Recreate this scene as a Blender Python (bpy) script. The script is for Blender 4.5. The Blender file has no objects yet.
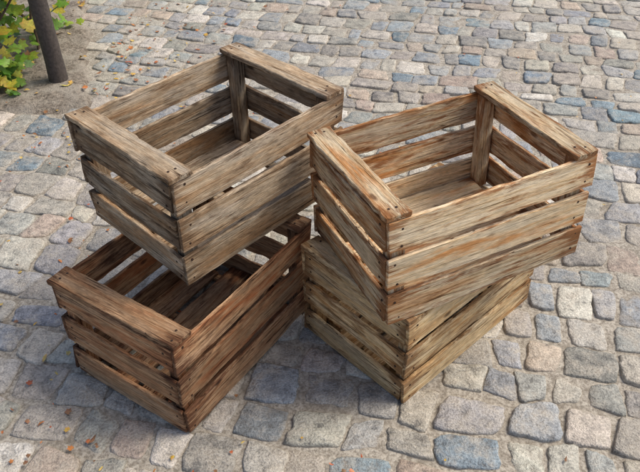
import bpy, math, random
import numpy as np
from mathutils import Vector, Matrix, noise
random.seed(7); rng=np.random.default_rng(11)
scene=bpy.context.scene
scene.view_settings.view_transform='Standard'
scene.view_settings.look='None'
scene.view_settings.exposure=0

# ---------------------------------------------------------------- node helpers
class NT:
    def __init__(s,name):
        s.m=bpy.data.materials.new(name); s.m.use_nodes=True
        s.t=s.m.node_tree; s.n=s.t.nodes; s.l=s.t.links
        s.b=s.n['Principled BSDF']
    def new(s,ty,**k):
        nd=s.n.new(ty)
        for a,v in k.items(): setattr(nd,a,v)
        return nd
    def link(s,a,b): s.l.new(a,b)
    def put(s,v,sock):
        if isinstance(v,bpy.types.NodeSocket): s.link(v,sock)
        elif isinstance(v,(tuple,list)):
            if len(sock.default_value)==4 and len(v)==3: v=(*v,1)
            sock.default_value=v
        else: sock.default_value=v
    def math(s,op,a,b=None,clamp=False):
        nd=s.new('ShaderNodeMath',operation=op,use_clamp=clamp)
        s.put(a,nd.inputs[0])
        if b is not None: s.put(b,nd.inputs[1])
        return nd.outputs[0]
    def vmul(s,v,k):
        nd=s.new('ShaderNodeVectorMath',operation='MULTIPLY'); s.put(v,nd.inputs[0]); nd.inputs[1].default_value=k
        return nd.outputs[0]
    def noise(s,v,scale,detail=4,rough=.55,dist=0):
        nd=s.new('ShaderNodeTexNoise'); s.put(v,nd.inputs['Vector'])
        nd.inputs['Scale'].default_value=scale; nd.inputs['Detail'].default_value=detail
        nd.inputs['Roughness'].default_value=rough; nd.inputs['Distortion'].default_value=dist
        return nd.outputs[0]
    def ramp(s,v,lo,hi,a=0.,b=1.):
        nd=s.new('ShaderNodeMapRange'); s.put(v,nd.inputs[0])
        nd.inputs[1].default_value=lo; nd.inputs[2].default_value=hi; nd.inputs[3].default_value=a; nd.inputs[4].default_value=b
        return nd.outputs[0]
    def mix(s,f,a,b,mode='MIX'):
        nd=s.new('ShaderNodeMix',data_type='RGBA',blend_type=mode)
        s.put(f,nd.inputs[0]); s.put(a,nd.inputs[6]); s.put(b,nd.inputs[7])
        return nd.outputs[2]
    def grey(s,v):
        cmb=s.new('ShaderNodeCombineXYZ')
        for i in range(3): s.link(v,cmb.inputs[i])
        return cmb.outputs[0]
    def attr(s,name):
        return s.new('ShaderNodeAttribute',attribute_name=name)
    def sep(s,v):
        nd=s.new('ShaderNodeSeparateXYZ'); s.put(v,nd.inputs[0]); return nd.outputs
    def bump(s,h,strength,dist):
        nd=s.new('ShaderNodeBump'); nd.inputs['Strength'].default_value=strength; nd.inputs['Distance'].default_value=dist
        s.put(h,nd.inputs['Height']); s.link(nd.outputs[0],s.b.inputs['Normal']); return nd

def wood_mat(name,ca,cb,cstain,cgrey,stain=.5,grey=.5,warm=(.40,.19,.06),grime=.6):
    t=NT(name); pc=t.attr('pc').outputs['Vector']; nc=t.sep(t.attr('nc').outputs['Vector']); rc=t.sep(t.attr('rc').outputs['Vector'])
    g1=t.noise(t.vmul(pc,(6,150,150)),1,3,.62,.7)
    g2=t.noise(t.vmul(pc,(40,800,800)),1,2,.75)
    bl=t.noise(t.vmul(pc,(4.5,30,30)),1,3,.6,.5)
    st=t.noise(t.vmul(pc,(9,62,62)),1,4,.75,.5)
    col=t.mix(t.ramp(g1,.36,.64),ca,cb)
    col=t.mix(t.math('MULTIPLY',t.ramp(bl,.50,.34),t.ramp(rc[1],.1,.9,.2,.85)),col,warm)
    col=t.mix(t.ramp(bl,.50,.64,0,grey),col,cgrey)
    ends=t.ramp(t.math('ABSOLUTE',nc[0]),.74,.99)
    edge=t.ramp(t.math('ABSOLUTE',nc[1]),.55,1.0)
    k=t.math('ADD',st,t.math('MULTIPLY',ends,.16)); k=t.math('ADD',k,t.math('MULTIPLY',edge,.07))
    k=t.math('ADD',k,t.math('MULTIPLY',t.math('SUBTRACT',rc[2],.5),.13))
    col=t.mix(t.ramp(k,.54,.68,0,stain),col,cstain)
    # drying splits
    sp_=t.noise(t.vmul(pc,(2.2,95,95)),1,1,.5,.3)
    spl=t.ramp(t.math('ABSOLUTE',t.math('SUBTRACT',sp_,.40)),.012,.004,0,.85)
    spl=t.math('MULTIPLY',spl,t.ramp(bl,.50,.54))
    dark=tuple(c*.28 for c in cstain)
    crk=t.math('MAXIMUM',t.ramp(g1,.30,.355,.9,0),spl)
    col=t.mix(crk,col,dark)
    # knots
    vo=t.new('ShaderNodeTexVoronoi'); t.link(t.vmul(pc,(7,15,15)),vo.inputs['Vector']); vo.inputs['Scale'].default_value=1
    kd=t.math('ADD',vo.outputs['Distance'],t.math('MULTIPLY',t.math('SUBTRACT',st,.5),.08))
    col=t.mix(t.ramp(kd,.12,.06,0,.8),col,tuple(c*.5 for c in cstain))
    fine=t.ramp(g2,.30,.70,.58,1.30)
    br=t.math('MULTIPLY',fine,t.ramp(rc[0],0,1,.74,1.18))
    gr=t.noise(t.vmul(pc,(14,30,30)),1,4,.8)
    br=t.math('MULTIPLY',br,t.ramp(gr,.42,.66,1.1,1-grime*.6))
    br=t.math('MULTIPLY',br,t.ramp(gr,.70,.74,1,.5))
    col=t.mix(1.,col,t.grey(br),'MULTIPLY')
    t.put(col,t.b.inputs['Base Color'])
    t.b.inputs['Roughness'].default_value=.82
    t.b.inputs['Specular IOR Level'].default_value=.22
    h=t.math('ADD',t.math('SUBTRACT',g1,crk),t.math('MULTIPLY',g2,.5))
    t.bump(h,1.,.0018)
    return t.m

def simple_mat(name,c,r=.8,metal=0):
    t=NT(name); 
    geo=t.new('ShaderNodeTexCoord').outputs['Object']
    n=t.noise(geo,90,3,.6)
    col=t.mix(t.ramp(n,.3,.7),tuple(x*.6 for x in c),tuple(x*1.3 for x in c))
    t.put(col,t.b.inputs['Base Color']); t.b.inputs['Roughness'].default_value=r; t.b.inputs['Metallic'].default_value=metal
    t.bump(n,.6,.003)
    return t.m

# ---------------------------------------------------------------- mesh builder
class MB:
    def __init__(s): s.v=[];s.f=[];s.pc=[];s.nc=[];s.rc=[];s.mi=[]
    def plank(s,M,L,W,T,mi=0,warp=.003,rag=.0026,seg=24,tone=0):
        """board: X length, Y width, Z thickness, centred; M places it"""
        off=Vector((random.uniform(-40,40),random.uniform(-40,40),random.uniform(-40,40)))
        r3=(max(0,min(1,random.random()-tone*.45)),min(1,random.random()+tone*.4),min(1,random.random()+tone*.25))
        c=min(.0016,T*.2)
        base=len(s.v)
        wb=random.uniform(-warp,warp); wt=random.uniform(-warp,warp)*.6; sd=random.uniform(0,500)
        xs=[-L/2,-L/2+.0015]+[ -L/2+L*i/seg for i in range(1,seg)]+[L/2-.0015,L/2]
        skew=random.uniform(-.003,.003)
        chip=random.choice([0,0,0,1,-1]); chx=random.uniform(-.45,.45)*L; chd=random.uniform(.003,.007)
        for ix,x in enumerate(xs):
            sh=1 if 0<ix<len(xs)-1 else 0
            u=2*x/L
            bend=wb*(1-u*u); tw=wt*u
            tp=W/2+rag*noise.noise(Vector((x*22,sd,0)))+rag*.7*noise.noise(Vector((x*90,sd,0)))
            bt=-W/2+rag*noise.noise(Vector((x*22,sd,9)))+rag*.7*noise.noise(Vector((x*90,sd,9)))
            if chip and abs(x-chx)<.022:
                if chip>0: tp-=chd*(1-abs(x-chx)/.022)
                else: bt+=chd*(1-abs(x-chx)/.022)
            z=T/2
            k=0 if sh else .0012
            pts=[(bt+k,-z+c+k),(bt+c+k,-z+k),(0,-z+k),(tp-c-k,-z+k),(tp-k,-z+c+k),(tp-k,z-c-k),(tp-c-k,z-k),(0,z-k),(bt+c+k,z-k),(bt+k,z-c-k)]
            for (y,zz) in pts:
                xx=x
                if abs(u)>.98: xx=x+ (skew*y/W*2 + .002*noise.noise(Vector((y*140,zz*60,sd+u))))
                p=Vector((xx,y,zz+bend+tw*y/W*2))
                s.v.append(M@p); s.pc.append(tuple(Vector((x,y,zz))+off)); s.nc.append((u,2*y/W,2*zz/T)); s.rc.append(r3)
        n=10
        for i in range(len(xs)-1):
            for j in range(n):
                a=base+i*n+j; b=base+i*n+(j+1)%n
                s.f.append((a,a+n,b+n,b)); s.mi.append(mi)
        s.f.append(tuple(base+j for j in range(n))); s.mi.append(mi)
        e=base+(len(xs)-1)*n
        s.f.append(tuple(e+j for j in reversed(range(n)))); s.mi.append(mi)
    def nail(s,M,r=.0028,h=.0012,mi=1):
        base=len(s.v); n=8
        for k,(rr,z) in enumerate(((r,-.002),(r,h*.6),(r*.6,h))):
            for j in range(n):
                a=j*2*math.pi/n
                s.v.append(M@Vector((rr*math.cos(a),rr*math.sin(a),z))); s.pc.append((0,0,0)); s.nc.append((0,0,0)); s.rc.append((0,0,0))
        for k in range(2):
            for j in range(n):
                a=base+k*n+j;b=base+k*n+(j+1)%n
                s.f.append((a,b,b+n,a+n)); s.mi.append(mi)
        s.f.append(tuple(base+2*n+j for j in range(n))); s.mi.append(mi)
    def build(s,name,mats,smooth=False):
        me=bpy.data.meshes.new(name); me.from_pydata([tuple(v) for v in s.v],[],s.f)
        for nm,d in (('pc',s.pc),('nc',s.nc),('rc',s.rc)):
            at=me.attributes.new(nm,'FLOAT_VECTOR','POINT'); at.data.foreach_set('vector',np.array(d,dtype=np.float32).ravel())
        for m in mats: me.materials.append(m)
        me.polygons.foreach_set('material_index',s.mi)
        me.update()
        ob=bpy.data.objects.new(name,me); scene.collection.objects.link(ob); return ob

def basis(x,y,z,o):
    return Matrix(((x[0],y[0],z[0],o[0]),(x[1],y[1],z[1],o[1]),(x[2],y[2],z[2],o[2]),(0,0,0,1)))
X=(1,0,0);Y=(0,1,0);Z=(0,0,1);nX=(-1,0,0);nY=(0,-1,0)
nailm=simple_mat('rusty_nail',(.05,.025,.015),.6,.4)

def crate(name,x,y,yaw,z,tx,ty,L,W,H,mat,seed,endtone=.6,sidetone=0):
    random.seed(seed); b=MB(); t=.009; capT=.012; top=H-capT-.001
    sw=.076; gap=(top-3*sw)/2
    def J(a): return random.uniform(-a,a)
    def rot(M,a): return M@Matrix.Rotation(a,4,'Z')
    for i in range(3):
        zc=sw/2+i*(sw+gap)
        for side in (0,1):
            w=sw+J(.004) if i<2 else sw
            dx=J(.005)
            if side==0: M=basis(X,Z,nY,(L/2+dx,t/2,zc))
            else: M=basis(X,Z,nY,(L/2+dx,W-t/2,zc))
            M=rot(M,J(.011) if i<2 else J(.002))
            b.plank(M,L,w,t,tone=sidetone if side==0 else sidetone+.4)
            for e in (-1,1):
                for k in range(2):
                    yy=(k-.5)*w*.55+J(.006); xx=e*(L/2-random.uniform(.014,.03))
                    zz=t/2 if side==0 else -t/2
                    N=M@Matrix.Translation((xx,yy,zz))
                    if side==1: N=N@Matrix.Rotation(math.pi,4,'X')
                    b.nail(N)
        for side in (0,1):
            w=sw-.006+J(.005)
            xc=t/2+.0005 if side==0 else L-t/2-.0005
            M=basis(Y,Z,X,(xc,W/2,zc+J(.002)))
            M=rot(M,J(.014) if i<2 else J(.003))
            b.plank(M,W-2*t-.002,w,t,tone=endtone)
            for e in (-1,1):
                for k in range(2):
                    yy=(k-.5)*w*.5+J(.006); xx=e*(W/2-t-random.uniform(.012,.024))
                    zz=-t/2 if side==0 else t/2
                    N=M@Matrix.Translation((xx,yy,zz))
                    if side==0: N=N@Matrix.Rotation(math.pi,4,'X')
                    b.nail(N)
    pw=.036; pt=.026
    for ex in (0,1):
        for ey in (0,1):
            cx=t+.003+pw/2 if ex==0 else L-t-.003-pw/2
            cy=t+.003+pt/2 if ey==0 else W-t-.003-pt/2
            b.plank(basis(Z,X,Y,(cx,cy,(top-.001)/2)),top-.004,pw,pt,warp=.0005,rag=.0008,tone=.8)
    for ex in (0,1):
        cw=.056+J(.004)
        cx=cw/2-.002 if ex==0 else L-cw/2+.002
        M=rot(basis(Y,nX,Z,(cx,W/2,H-capT/2)),J(.014))
        b.plank(M,W+.002+J(.003),cw,capT,warp=.001,rag=.004,tone=.1)
        for e in (-1,1):
            for k in range(2):
                b.nail(M@Matrix.Translation((e*(W/2-random.uniform(.012,.03)),(k-.5)*cw*.4+J(.004),capT/2)))
    for ex in (0,1):
        cx=t+.003+pw+.014 if ex==0 else L-t-.003-pw-.014
        b.plank(basis(Y,nX,Z,(cx,W/2,.008)),W-2*t-.010,.024,.011,warp=0,rag=.001)
    b.plank(basis(Y,nX,Z,(L/2,W/2,.008)),W-2*t-.010,.034,.011,warp=0,rag=.001)
    nb=4; fw=.071; inner=W-2*t-.012; g=(inner-nb*fw)/(nb-1)
    for i in range(nb):
        yc=t+.006+fw/2+i*(fw+g)
        wd=fw+J(.004)
        ll=L-2*t-.006 if 0<i<nb-1 else L-2*t-2*pw-.012
        b.plank(rot(basis(X,Y,Z,(L/2,yc,.0190)),J(.006)),ll,wd,.009,warp=.001,tone=.3)
    ob=b.build(name,[mat,nailm])
    Rz=Matrix.Rotation(yaw,4,'Z');Rx=Matrix.Rotation(tx,4,'X');Ry=Matrix.Rotation(ty,4,'Y')
    ob.matrix_world=Matrix.Translation((x,y,z))@Rz@Rx@Ry
    return ob

mA=wood_mat('weathered_wood_grey',(.37,.255,.15),(.58,.455,.31),(.13,.066,.03),(.52,.44,.34),.75,.65,(.36,.19,.08),.6)
mB=wood_mat('weathered_wood_pale',(.64,.45,.24),(.86,.69,.46),(.30,.105,.025),(.76,.65,.48),.85,.4,(.62,.25,.06),.3)
mC=wood_mat('weathered_wood_dark',(.30,.155,.075),(.50,.315,.175),(.095,.033,.015),(.42,.30,.20),.85,.4,(.33,.105,.035),.5)
mD=wood_mat('weathered_wood_tan',(.62,.42,.20),(.82,.63,.37),(.22,.095,.03),(.66,.54,.37),.8,.4,(.52,.25,.075),.4)
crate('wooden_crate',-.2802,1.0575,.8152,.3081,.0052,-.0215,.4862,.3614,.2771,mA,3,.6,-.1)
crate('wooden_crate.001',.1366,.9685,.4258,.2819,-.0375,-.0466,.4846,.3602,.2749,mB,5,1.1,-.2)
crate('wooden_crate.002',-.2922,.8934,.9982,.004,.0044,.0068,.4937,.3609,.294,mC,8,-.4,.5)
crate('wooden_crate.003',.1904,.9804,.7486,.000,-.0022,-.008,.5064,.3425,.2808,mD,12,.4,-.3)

# ---------------------------------------------------------------- ground sheet
def in_bed(x,y):
    edge=-.93-(y-2.47)*.28+.05*noise.noise(Vector((x*4,y*4,3)))
    low=2.36+.05*noise.noise(Vector((x*5,y*5,8)))+(-1.0-x)*-.02
    return x<edge and y>low and x>-3.2
def gz(x,y):
    return -.0053+.0038*noise.noise(Vector((x*5,y*5,0)))+.002*noise.noise(Vector((x*25,y*25,5)))
xs=[-220,-90,-30,-10,-6]+list(np.arange(-4.5,4.51,.05))+[6,10,30,90,220]
ys=[-220,-90,-30,-10,-4]+list(np.arange(-1.5,7.51,.05))+[10,14,30,90,220]
V=[];F=[]
for yv in ys:
    for xv in xs: V.append((xv,yv,gz(xv,yv) if (abs(xv)<5 and -2<yv<8) else -.0053))
nx=len(xs)
for j in range(len(ys)-1):
    for i in range(nx-1):
        a=j*nx+i; F.append((a,a+1,a+1+nx,a+nx))
me=bpy.data.meshes.new('ground'); me.from_pydata(V,[],F); me.polygons.foreach_set('use_smooth',[True]*len(F))
ground=bpy.data.objects.new('ground',me); scene.collection.objects.link(ground)
t=NT('sandy_joints'); P=t.new('ShaderNodeTexCoord').outputs['Object']
n1=t.noise(P,120,3,.7); n3=t.noise(P,22,3,.6)
col=t.mix(t.ramp(n1,.36,.62),(.22,.19,.15),(.49,.445,.37))
col=t.mix(t.ramp(n3,.5,.68,0,.6),col,(.19,.16,.12))
vo=t.new('ShaderNodeTexVoronoi',feature='DISTANCE_TO_EDGE'); t.link(P,vo.inputs['Vector']); vo.inputs['Scale'].default_value=8
vc=t.new('ShaderNodeTexVoronoi'); t.link(P,vc.inputs['Vector']); vc.inputs['Scale'].default_value=8
sp=t.sep(P)
r=t.math('MAXIMUM',t.math('ABSOLUTE',sp[0]),t.math('ABSOLUTE',t.math('SUBTRACT',sp[1],2.5)))
far=t.math('MULTIPLY',t.ramp(r,3.55,3.7),t.ramp(vo.outputs['Distance'],.03,.08))
col=t.mix(far,col,t.mix(t.sep(vc.outputs['Color'])[0],(.26,.27,.26),(.42,.38,.32)))
t.put(col,t.b.inputs['Base Color']); t.b.inputs['Roughness'].default_value=.95
t.bump(n1,.8,.004)
me.materials.append(t.m)

# ---------------------------------------------------------------- cobblestones
th=math.radians(-14); ct,st_=math.cos(th),math.sin(th)
pal=[((.41,.385,.33),22),((.49,.445,.37),17),((.355,.35,.33),20),((.29,.31,.32),15),((.205,.26,.29),8),((.44,.36,.285),8),((.60,.565,.49),12),((.28,.265,.235),8)]
pw_=np.array([p[1] for p in pal],float); pw_/=pw_.sum()
SV=[];SF=[];SC=[];SO=[]
NA=24; rings=[(1.0,-.014),(.985,-.003),(.96,.001),(.88,.0028),(.5,.0034)]
random.seed(21)
q=-3.2
while q<9.0:
    rh=random.uniform(.076,.125); p=-6.5+random.uniform(0,.1)
    while p<6.5:
        wd=random.uniform(.072,.135) if random.random()<.92 else random.uniform(.135,.17)
        def crn(pp,qq):
            k=Vector((pp*7,qq*7,0))
            dp=.028*noise.noise(k); dq=.028*noise.noise(k+Vector((0,0,31)))
            dq+=.05*math.sin(pp*.9+1)+.02*math.sin(pp*2.3)
            return pp+dp,qq+dq
        cs=[crn(p,q),crn(p+wd,q),crn(p+wd,q+rh),crn(p,q+rh)]
        p+=wd
        cxp=sum(c[0] for c in cs)/4; cyp=sum(c[1] for c in cs)/4
        wx=cxp*ct-cyp*st_; wy=cxp*st_+cyp*ct
        if not(-3.5<wx<3.5 and -1.0<wy<6.0): continue
        if in_bed(wx,wy): continue
        gapp=random.uniform(.001,.0065); fx=1-2*gapp/wd; fy=1-2*gapp/rh
        n_=random.uniform(5,16); seed=random.uniform(0,900)
        j4=[(random.uniform(-.011,.011),random.uniform(-.011,.011)) for _ in range(4)]
        tilt=(random.uniform(-.03,.03),random.uniform(-.03,.03)); dz=random.uniform(-.006,.0022)
        base=len(SV); c=pal[rng.choice(len(pal),p=pw_)][0]; kk=random.uniform(.78,1.15)
        c=tuple(min(.66,ci*kk*random.uniform(.97,1.03)) for ci in c)
        prof=[]
        for a in range(NA):
            an=2*math.pi*a/NA+.0; ca,sa=math.cos(an),math.sin(an)
            rr=1/((abs(ca)**n_+abs(sa)**n_)**(1/n_))
            rr*=.985+.12*noise.noise(Vector((ca*1.5,sa*1.5,seed)))+.09*noise.noise(Vector((ca*4.5,sa*4.5,seed)))
            prof.append((ca*rr*fx,sa*rr*fy))
        def mp(u,v,z):
            a=(u+1)/2;b_=(v+1)/2
            w4=((1-a)*(1-b_),a*(1-b_),a*b_,(1-a)*b_)
            pp=sum(w*(cc[0]+jj[0]) for w,cc,jj in zip(w4,cs,j4)); qq=sum(w*(cc[1]+jj[1]) for w,cc,jj in zip(w4,cs,j4))
            x=pp*ct-qq*st_; y=pp*st_+qq*ct
            z=z+dz+tilt[0]*(pp-cxp)+tilt[1]*(qq-cyp)
            if z>-.012: z+=.004*noise.noise(Vector((x*24,y*24,seed)))+.002*noise.noise(Vector((x*60,y*60,seed)))
            return (x,y,z)
        for (sc,z) in rings:
            for (u,v) in prof: SV.append(mp(u*sc,v*sc,z))
        SV.append(mp(0,0,.0034))
        nv=len(rings)*NA+1
        for k in range(len(rings)-1):
            for a in range(NA):
                i0=base+k*NA+a;i1=base+k*NA+(a+1)%NA
                SF.append((i0,i1,i1+NA,i0+NA))
        e=base+(len(rings)-1)*NA
        for a in range(NA): SF.append((e+a,e+(a+1)%NA,e+NA))
        SC+= [c]*nv; SO+=[(seed,kk,0)]*nv
    q+=rh
me=bpy.data.meshes.new('cobblestones'); me.from_pydata(SV,[],SF); me.polygons.foreach_set('use_smooth',[True]*len(SF))
at=me.attributes.new('sc','FLOAT_VECTOR','POINT'); at.data.foreach_set('vector',np.array(SC,dtype=np.float32).ravel())
at=me.attributes.new('so','FLOAT_VECTOR','POINT'); at.data.foreach_set('vector',np.array(SO,dtype=np.float32).ravel())
cob=bpy.data.objects.new('cobblestone_pavement',me); scene.collection.objects.link(cob)
t=NT('cobble_stone'); P=t.new('ShaderNodeTexCoord').outputs['Object']; sc=t.attr('sc').outputs['Vector']
so=t.vmul(t.attr('so').outputs['Vector'],(1,0,0))
ad=t.new('ShaderNodeVectorMath',operation='ADD'); t.link(P,ad.inputs[0]); t.link(so,ad.inputs[1]); Q=ad.outputs[0]
n1=t.noise(Q,190,2,.7); n2=t.noise(Q,30,4,.75,.3); n3=t.noise(P,8,4,.75)
br=t.math('MULTIPLY',t.ramp(n1,.3,.7,.68,1.28),t.ramp(n2,.3,.7,.55,1.42))
col=t.mix(1.,sc,t.grey(br),'MULTIPLY')
col=t.mix(t.ramp(n2,.60,.68,0,.5),col,(.52,.48,.41))
col=t.mix(t.ramp(n2,.40,.32,0,.55),col,(.12,.115,.11))
d=t.math('ADD',t.math('MULTIPLY',n3,.7),t.math('MULTIPLY',n2,.3))
col=t.mix(t.ramp(d,.47,.61,0,.72),col,t.mix(t.ramp(n1,.35,.65),(.31,.27,.215),(.51,.46,.38)))
z=t.sep(P)[2]
zz=t.math('ADD',z,t.math('MULTIPLY',t.math('SUBTRACT',n2,.5),.013))
col=t.mix(t.ramp(zz,-.0065,-.002,.9,0),col,t.mix(t.ramp(n1,.35,.65),(.24,.205,.16),(.47,.42,.35)))
t.put(col,t.b.inputs['Base Color']); t.put(t.ramp(n2,.3,.7,.5,.85),t.b.inputs['Roughness'])
t.b.inputs['Specular IOR Level'].default_value=.4
t.bump(t.math('ADD',t.math('MULTIPLY',n1,.5),n2),.9,.007)
me.materials.append(t.m)

# ---------------------------------------------------------------- planting bed
V=[];F=[];step=.03
gx=np.arange(-3.2,-.7,step); gy=np.arange(2.25,6.0,step)
for j,yv in enumerate(gy):
    for i,xv in enumerate(gx):
        ins=in_bed(xv,yv)
        z=(.006+.018*noise.noise(Vector((xv*5,yv*5,1)))+.012*noise.noise(Vector((xv*18,yv*18,2)))+.01) if ins else -.02
        V.append((xv,yv,z))
for j in range(len(gy)-1):
    for i in range(len(gx)-1):
        a=j*len(gx)+i; F.append((a,a+1,a+1+len(gx),a+len(gx)))
me=bpy.data.meshes.new('soil'); me.from_pydata(V,[],F); me.polygons.foreach_set('use_smooth',[True]*len(F))
bed=bpy.data.objects.new('soil_bed',me); scene.collection.objects.link(bed)
t=NT('soil'); P=t.new('ShaderNodeTexCoord').outputs['Object']; n1=t.noise(P,70,4,.75); n2=t.noise(P,9,3,.6)
col=t.mix(t.ramp(n1,.35,.68),(.09,.07,.05),(.40,.34,.27)); col=t.mix(t.ramp(n2,.42,.62,0,.75),col,(.42,.375,.31))
t.put(col,t.b.inputs['Base Color']); t.b.inputs['Roughness'].default_value=.95; t.bump(n1,1.,.012); me.materials.append(t.m)

# ---------------------------------------------------------------- leaves
def leaf_outline(kind):
    if kind=='vine':
        lobes=[(90,1.0),(60,.62),(38,.88),(12,.55),(-15,.72),(-50,.5),(-78,.42),(-90,.12)]
        right=[(math.cos(math.radians(a))*r,math.sin(math.radians(a))*r) for a,r in lobes]
        left=[(-x,y) for x,y in reversed(right[1:-1])]
        return right+left
    return [(0,1),(.22,.6),(.34,.1),(.25,-.5),(0,-.9),(-.25,-.5),(-.34,.1),(-.22,.6)]
class LB:
    def __init__(s): s.v=[];s.f=[];s.c=[]
    def leaf(s,pos,nrm,size,col,kind='vine',curl=.25):
        n=Vector(nrm).normalized(); a=n.cross(Vector((random.uniform(-1,1),random.uniform(-1,1),random.uniform(-1,1)))).normalized(); b=n.cross(a)
        base=len(s.v); o=leaf_outline(kind)
        s.v.append(Vector(pos)+n*size*.04)
        cu=random.uniform(-curl,curl); cv=random.uniform(-curl,curl)
        for (x,y) in o:
            x*=random.uniform(.9,1.1);y*=random.uniform(.9,1.1)
            s.v.append(Vector(pos)+(a*x+b*y+n*(cu*x*x*1.5+cv*y*y*1.5))*size)
        for i in range(len(o)):
            s.f.append((base,base+1+i,base+1+(i+1)%len(o)))
        s.c+=[tuple(col)]+[tuple(ci*random.uniform(.75,1.15) for ci in col) for _ in o]
    def build(s,name,mat):
        me=bpy.data.meshes.new(name); me.from_pydata([tuple(v) for v in s.v],[],s.f); me.polygons.foreach_set('use_smooth',[True]*len(s.f))
        at=me.attributes.new('lc','FLOAT_VECTOR','POINT'); at.data.foreach_set('vector',np.array(s.c,dtype=np.float32).ravel())
        me.materials.append(mat); ob=bpy.data.objects.new(name,me); scene.collection.objects.link(ob); return ob
def leaf_mat(name,trans):
    t=NT(name); P=t.new('ShaderNodeTexCoord').outputs['Object']; n=t.noise(P,110,2,.6)
    col=t.mix(1.,t.attr('lc').outputs['Vector'],t.grey(t.ramp(n,.3,.7,.75,1.25)),'MULTIPLY')
    t.put(col,t.b.inputs['Base Color']); t.b.inputs['Roughness'].default_value=.5
    if trans:
        tr=t.new('ShaderNodeBsdfTranslucent'); t.put(col,tr.inputs['Color'])
        mx=t.new('ShaderNodeMixShader'); mx.inputs[0].default_value=.4
        out=t.n['Material Output']; t.link(t.b.outputs[0],mx.inputs[1]); t.link(tr.outputs[0],mx.inputs[2]); t.link(mx.outputs[0],out.inputs['Surface'])
    return t.m
lm=leaf_mat('vine_leaf',True); dm=leaf_mat('dry_leaf',False)

def tube(path,radii,name,mat,n=12,rough=.12):
    V=[];F=[];
    for k,(p,r) in enumerate(zip(path,radii)):
        p=Vector(p); d=(Vector(path[min(k+1,len(path)-1)])-Vector(path[max(k-1,0)])).normalized()
        a=d.cross(Vector((.3,1,.1))).normalized(); b=d.cross(a)
        for j in range(n):
            an=2*math.pi*j/n; rr=r*(1+rough*noise.noise(Vector((math.cos(an)*2,math.sin(an)*2,k*.35))))
            V.append(p+a*math.cos(an)*rr+b*math.sin(an)*rr)
    for k in range(len(path)-1):
        for j in range(n):
            i=k*n+j;i2=k*n+(j+1)%n; F.append((i,i2,i2+n,i+n))
    F.append(tuple(range((len(path)-1)*n,len(path)*n)))
    me=bpy.data.meshes.new(name); me.from_pydata([tuple(v) for v in V],[],F); me.polygons.foreach_set('use_smooth',[True]*len(F)); me.materials.append(mat)
    ob=bpy.data.objects.new(name,me); scene.collection.objects.link(ob); return ob
bark=simple_mat('bark',(.10,.065,.045),.9)
postm=simple_mat('dark_post_wood',(.07,.056,.048),.75)
bx,by=-1.085,2.60
path=[(bx+.002*math.sin(k*.7),by,-.02+k*.07) for k in range(24)]
tube(path,[.042,.038]+[.035]*22,'wooden_post',postm,16,.06)
vine=bpy.data.objects.new('grape_vine',None); scene.collection.objects.link(vine)
random.seed(4)
shoots=[]
for k in range(10):
    s0=Vector((bx-random.uniform(.1,.55),by+random.uniform(-.05,.6),0)); pth=[]
    d=Vector((random.uniform(-.3,.3),random.uniform(-.3,.3),1)).normalized(); p=s0.copy()
    for i in range(14):
        pth.append(tuple(p)); d=(d+Vector((random.uniform(-.3,.3),random.uniform(-.3,.3),random.uniform(-.15,.1)))).normalized(); p=p+d*.07
    shoots.append(pth)
    o=tube(pth,[.007*(1-i/16) for i in range(14)],'shoot_%d'%(k+1),bark,6,.1); o.parent=vine
lb=LB()
greens=[(.24,.42,.05),(.17,.34,.04),(.38,.52,.06),(.56,.56,.07),(.70,.55,.07),(.10,.22,.035),(.62,.52,.07)]
def lf(q,lo,hi): lb.leaf(q,(random.uniform(-.4,.9),random.uniform(-.8,.2),random.uniform(.4,1.2)),random.uniform(lo,hi),random.choice(greens))
for pth in shoots:
    for i,p in enumerate(pth):
        for _ in range(4):
            q_=Vector(p)+Vector((random.gauss(0,.07),random.gauss(0,.07),random.gauss(0,.04)))
            if q_.z<.02: q_.z=random.uniform(.02,.1)
            if q_.x>-1.15: q_.x=-1.15-random.uniform(0,.14)
            lf(q_,.03,.052)
for _ in range(70):
    lf((random.uniform(-1.5,-1.2),random.uniform(2.44,2.7),random.uniform(.015,.10)),.02,.042)
for _ in range(45):
    lf((random.uniform(-1.2,-1.08),random.uniform(2.8,3.1),random.uniform(.2,.5)),.022,.04)
for _ in range(160):
    a=random.uniform(0,6.28); rr=random.uniform(.1,.4); zz=random.uniform(.35,1.2)
    lf((bx-.14+rr*math.cos(a),by+.25+rr*math.sin(a)*.8,zz),.03,.05)
fo=lb.build('foliage',lm); fo.parent=vine

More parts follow.
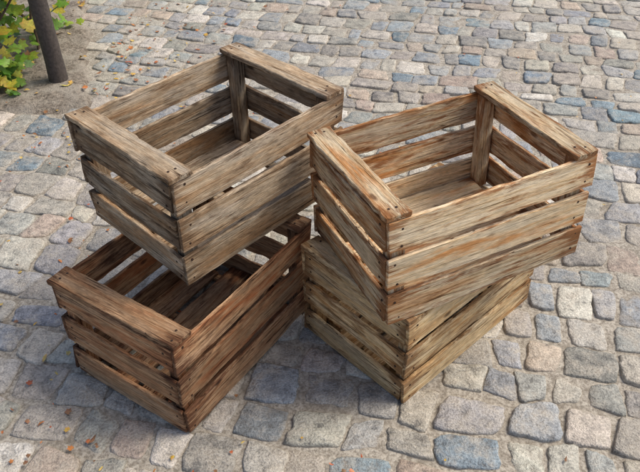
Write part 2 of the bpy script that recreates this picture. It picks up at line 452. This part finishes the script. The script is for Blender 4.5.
fl=LB(); random.seed(9)
dry=[(.50,.19,.05),(.44,.11,.04),(.62,.38,.07),(.30,.14,.06),(.60,.42,.12),(.22,.11,.05),(.50,.16,.05)]
def drop(x,y,sz,z=None):
    fl.leaf((x,y,(.006 if z is None else z)+random.uniform(0,.004)),(random.uniform(-.3,.3),random.uniform(-.3,.3),1),sz,random.choice(dry),random.choice(['vine','oval']),.35)
for _ in range(330):
    x=random.uniform(-2.6,-.85); y=random.uniform(2.3,4.0)
    if in_bed(x,y): drop(x,y,random.uniform(.010,.032),.02)
for _ in range(130):
    drop(-.95+abs(random.gauss(0,.28)),random.uniform(2.0,3.6),random.uniform(.007,.017))
for _ in range(190):
    drop(random.uniform(-1.4,-.3),random.uniform(.75,2.4),random.uniform(.004,.013))
for _ in range(40):
    drop(random.uniform(-.75,.2),random.uniform(.6,.95),random.uniform(.004,.009))
for _ in range(220):
    drop(random.uniform(-2,2.2),random.uniform(.4,4.5),random.uniform(.003,.009))
fl.build('fallen_leaves',dm)

# ---------------------------------------------------------------- light
el=math.radians(54); az=math.radians(78)
w=bpy.data.worlds.new('World'); scene.world=w; w.use_nodes=True
nt=w.node_tree; bg=nt.nodes['Background']; sky=nt.nodes.new('ShaderNodeTexSky'); sky.sky_type='NISHITA'; sky.sun_disc=False
sky.dust_density=3.0; sky.air_density=.85
sky.sun_elevation=el; sky.sun_rotation=az; nt.links.new(sky.outputs[0],bg.inputs[0]); bg.inputs[1].default_value=.15
sl=bpy.data.lights.new('sun','SUN'); sl.energy=3.0; sl.angle=math.radians(28); sl.color=(1,.93,.82)
so_=bpy.data.objects.new('sun',sl); scene.collection.objects.link(so_)
dr=Vector((math.sin(az)*math.cos(el),math.cos(az)*math.cos(el),math.sin(el)))
so_.rotation_euler=(-dr).to_track_quat('-Z','Y').to_euler(); so_.location=dr*10

cam=bpy.data.cameras.new('camera'); co=bpy.data.objects.new('camera',cam); scene.collection.objects.link(co)
cam.lens=36*681.9/640; cam.sensor_width=36; cam.clip_end=1000; cam.clip_start=.02
co.location=(0,0,1.3145); co.rotation_euler=(math.radians(90-39.35),0,0)
scene.camera=co
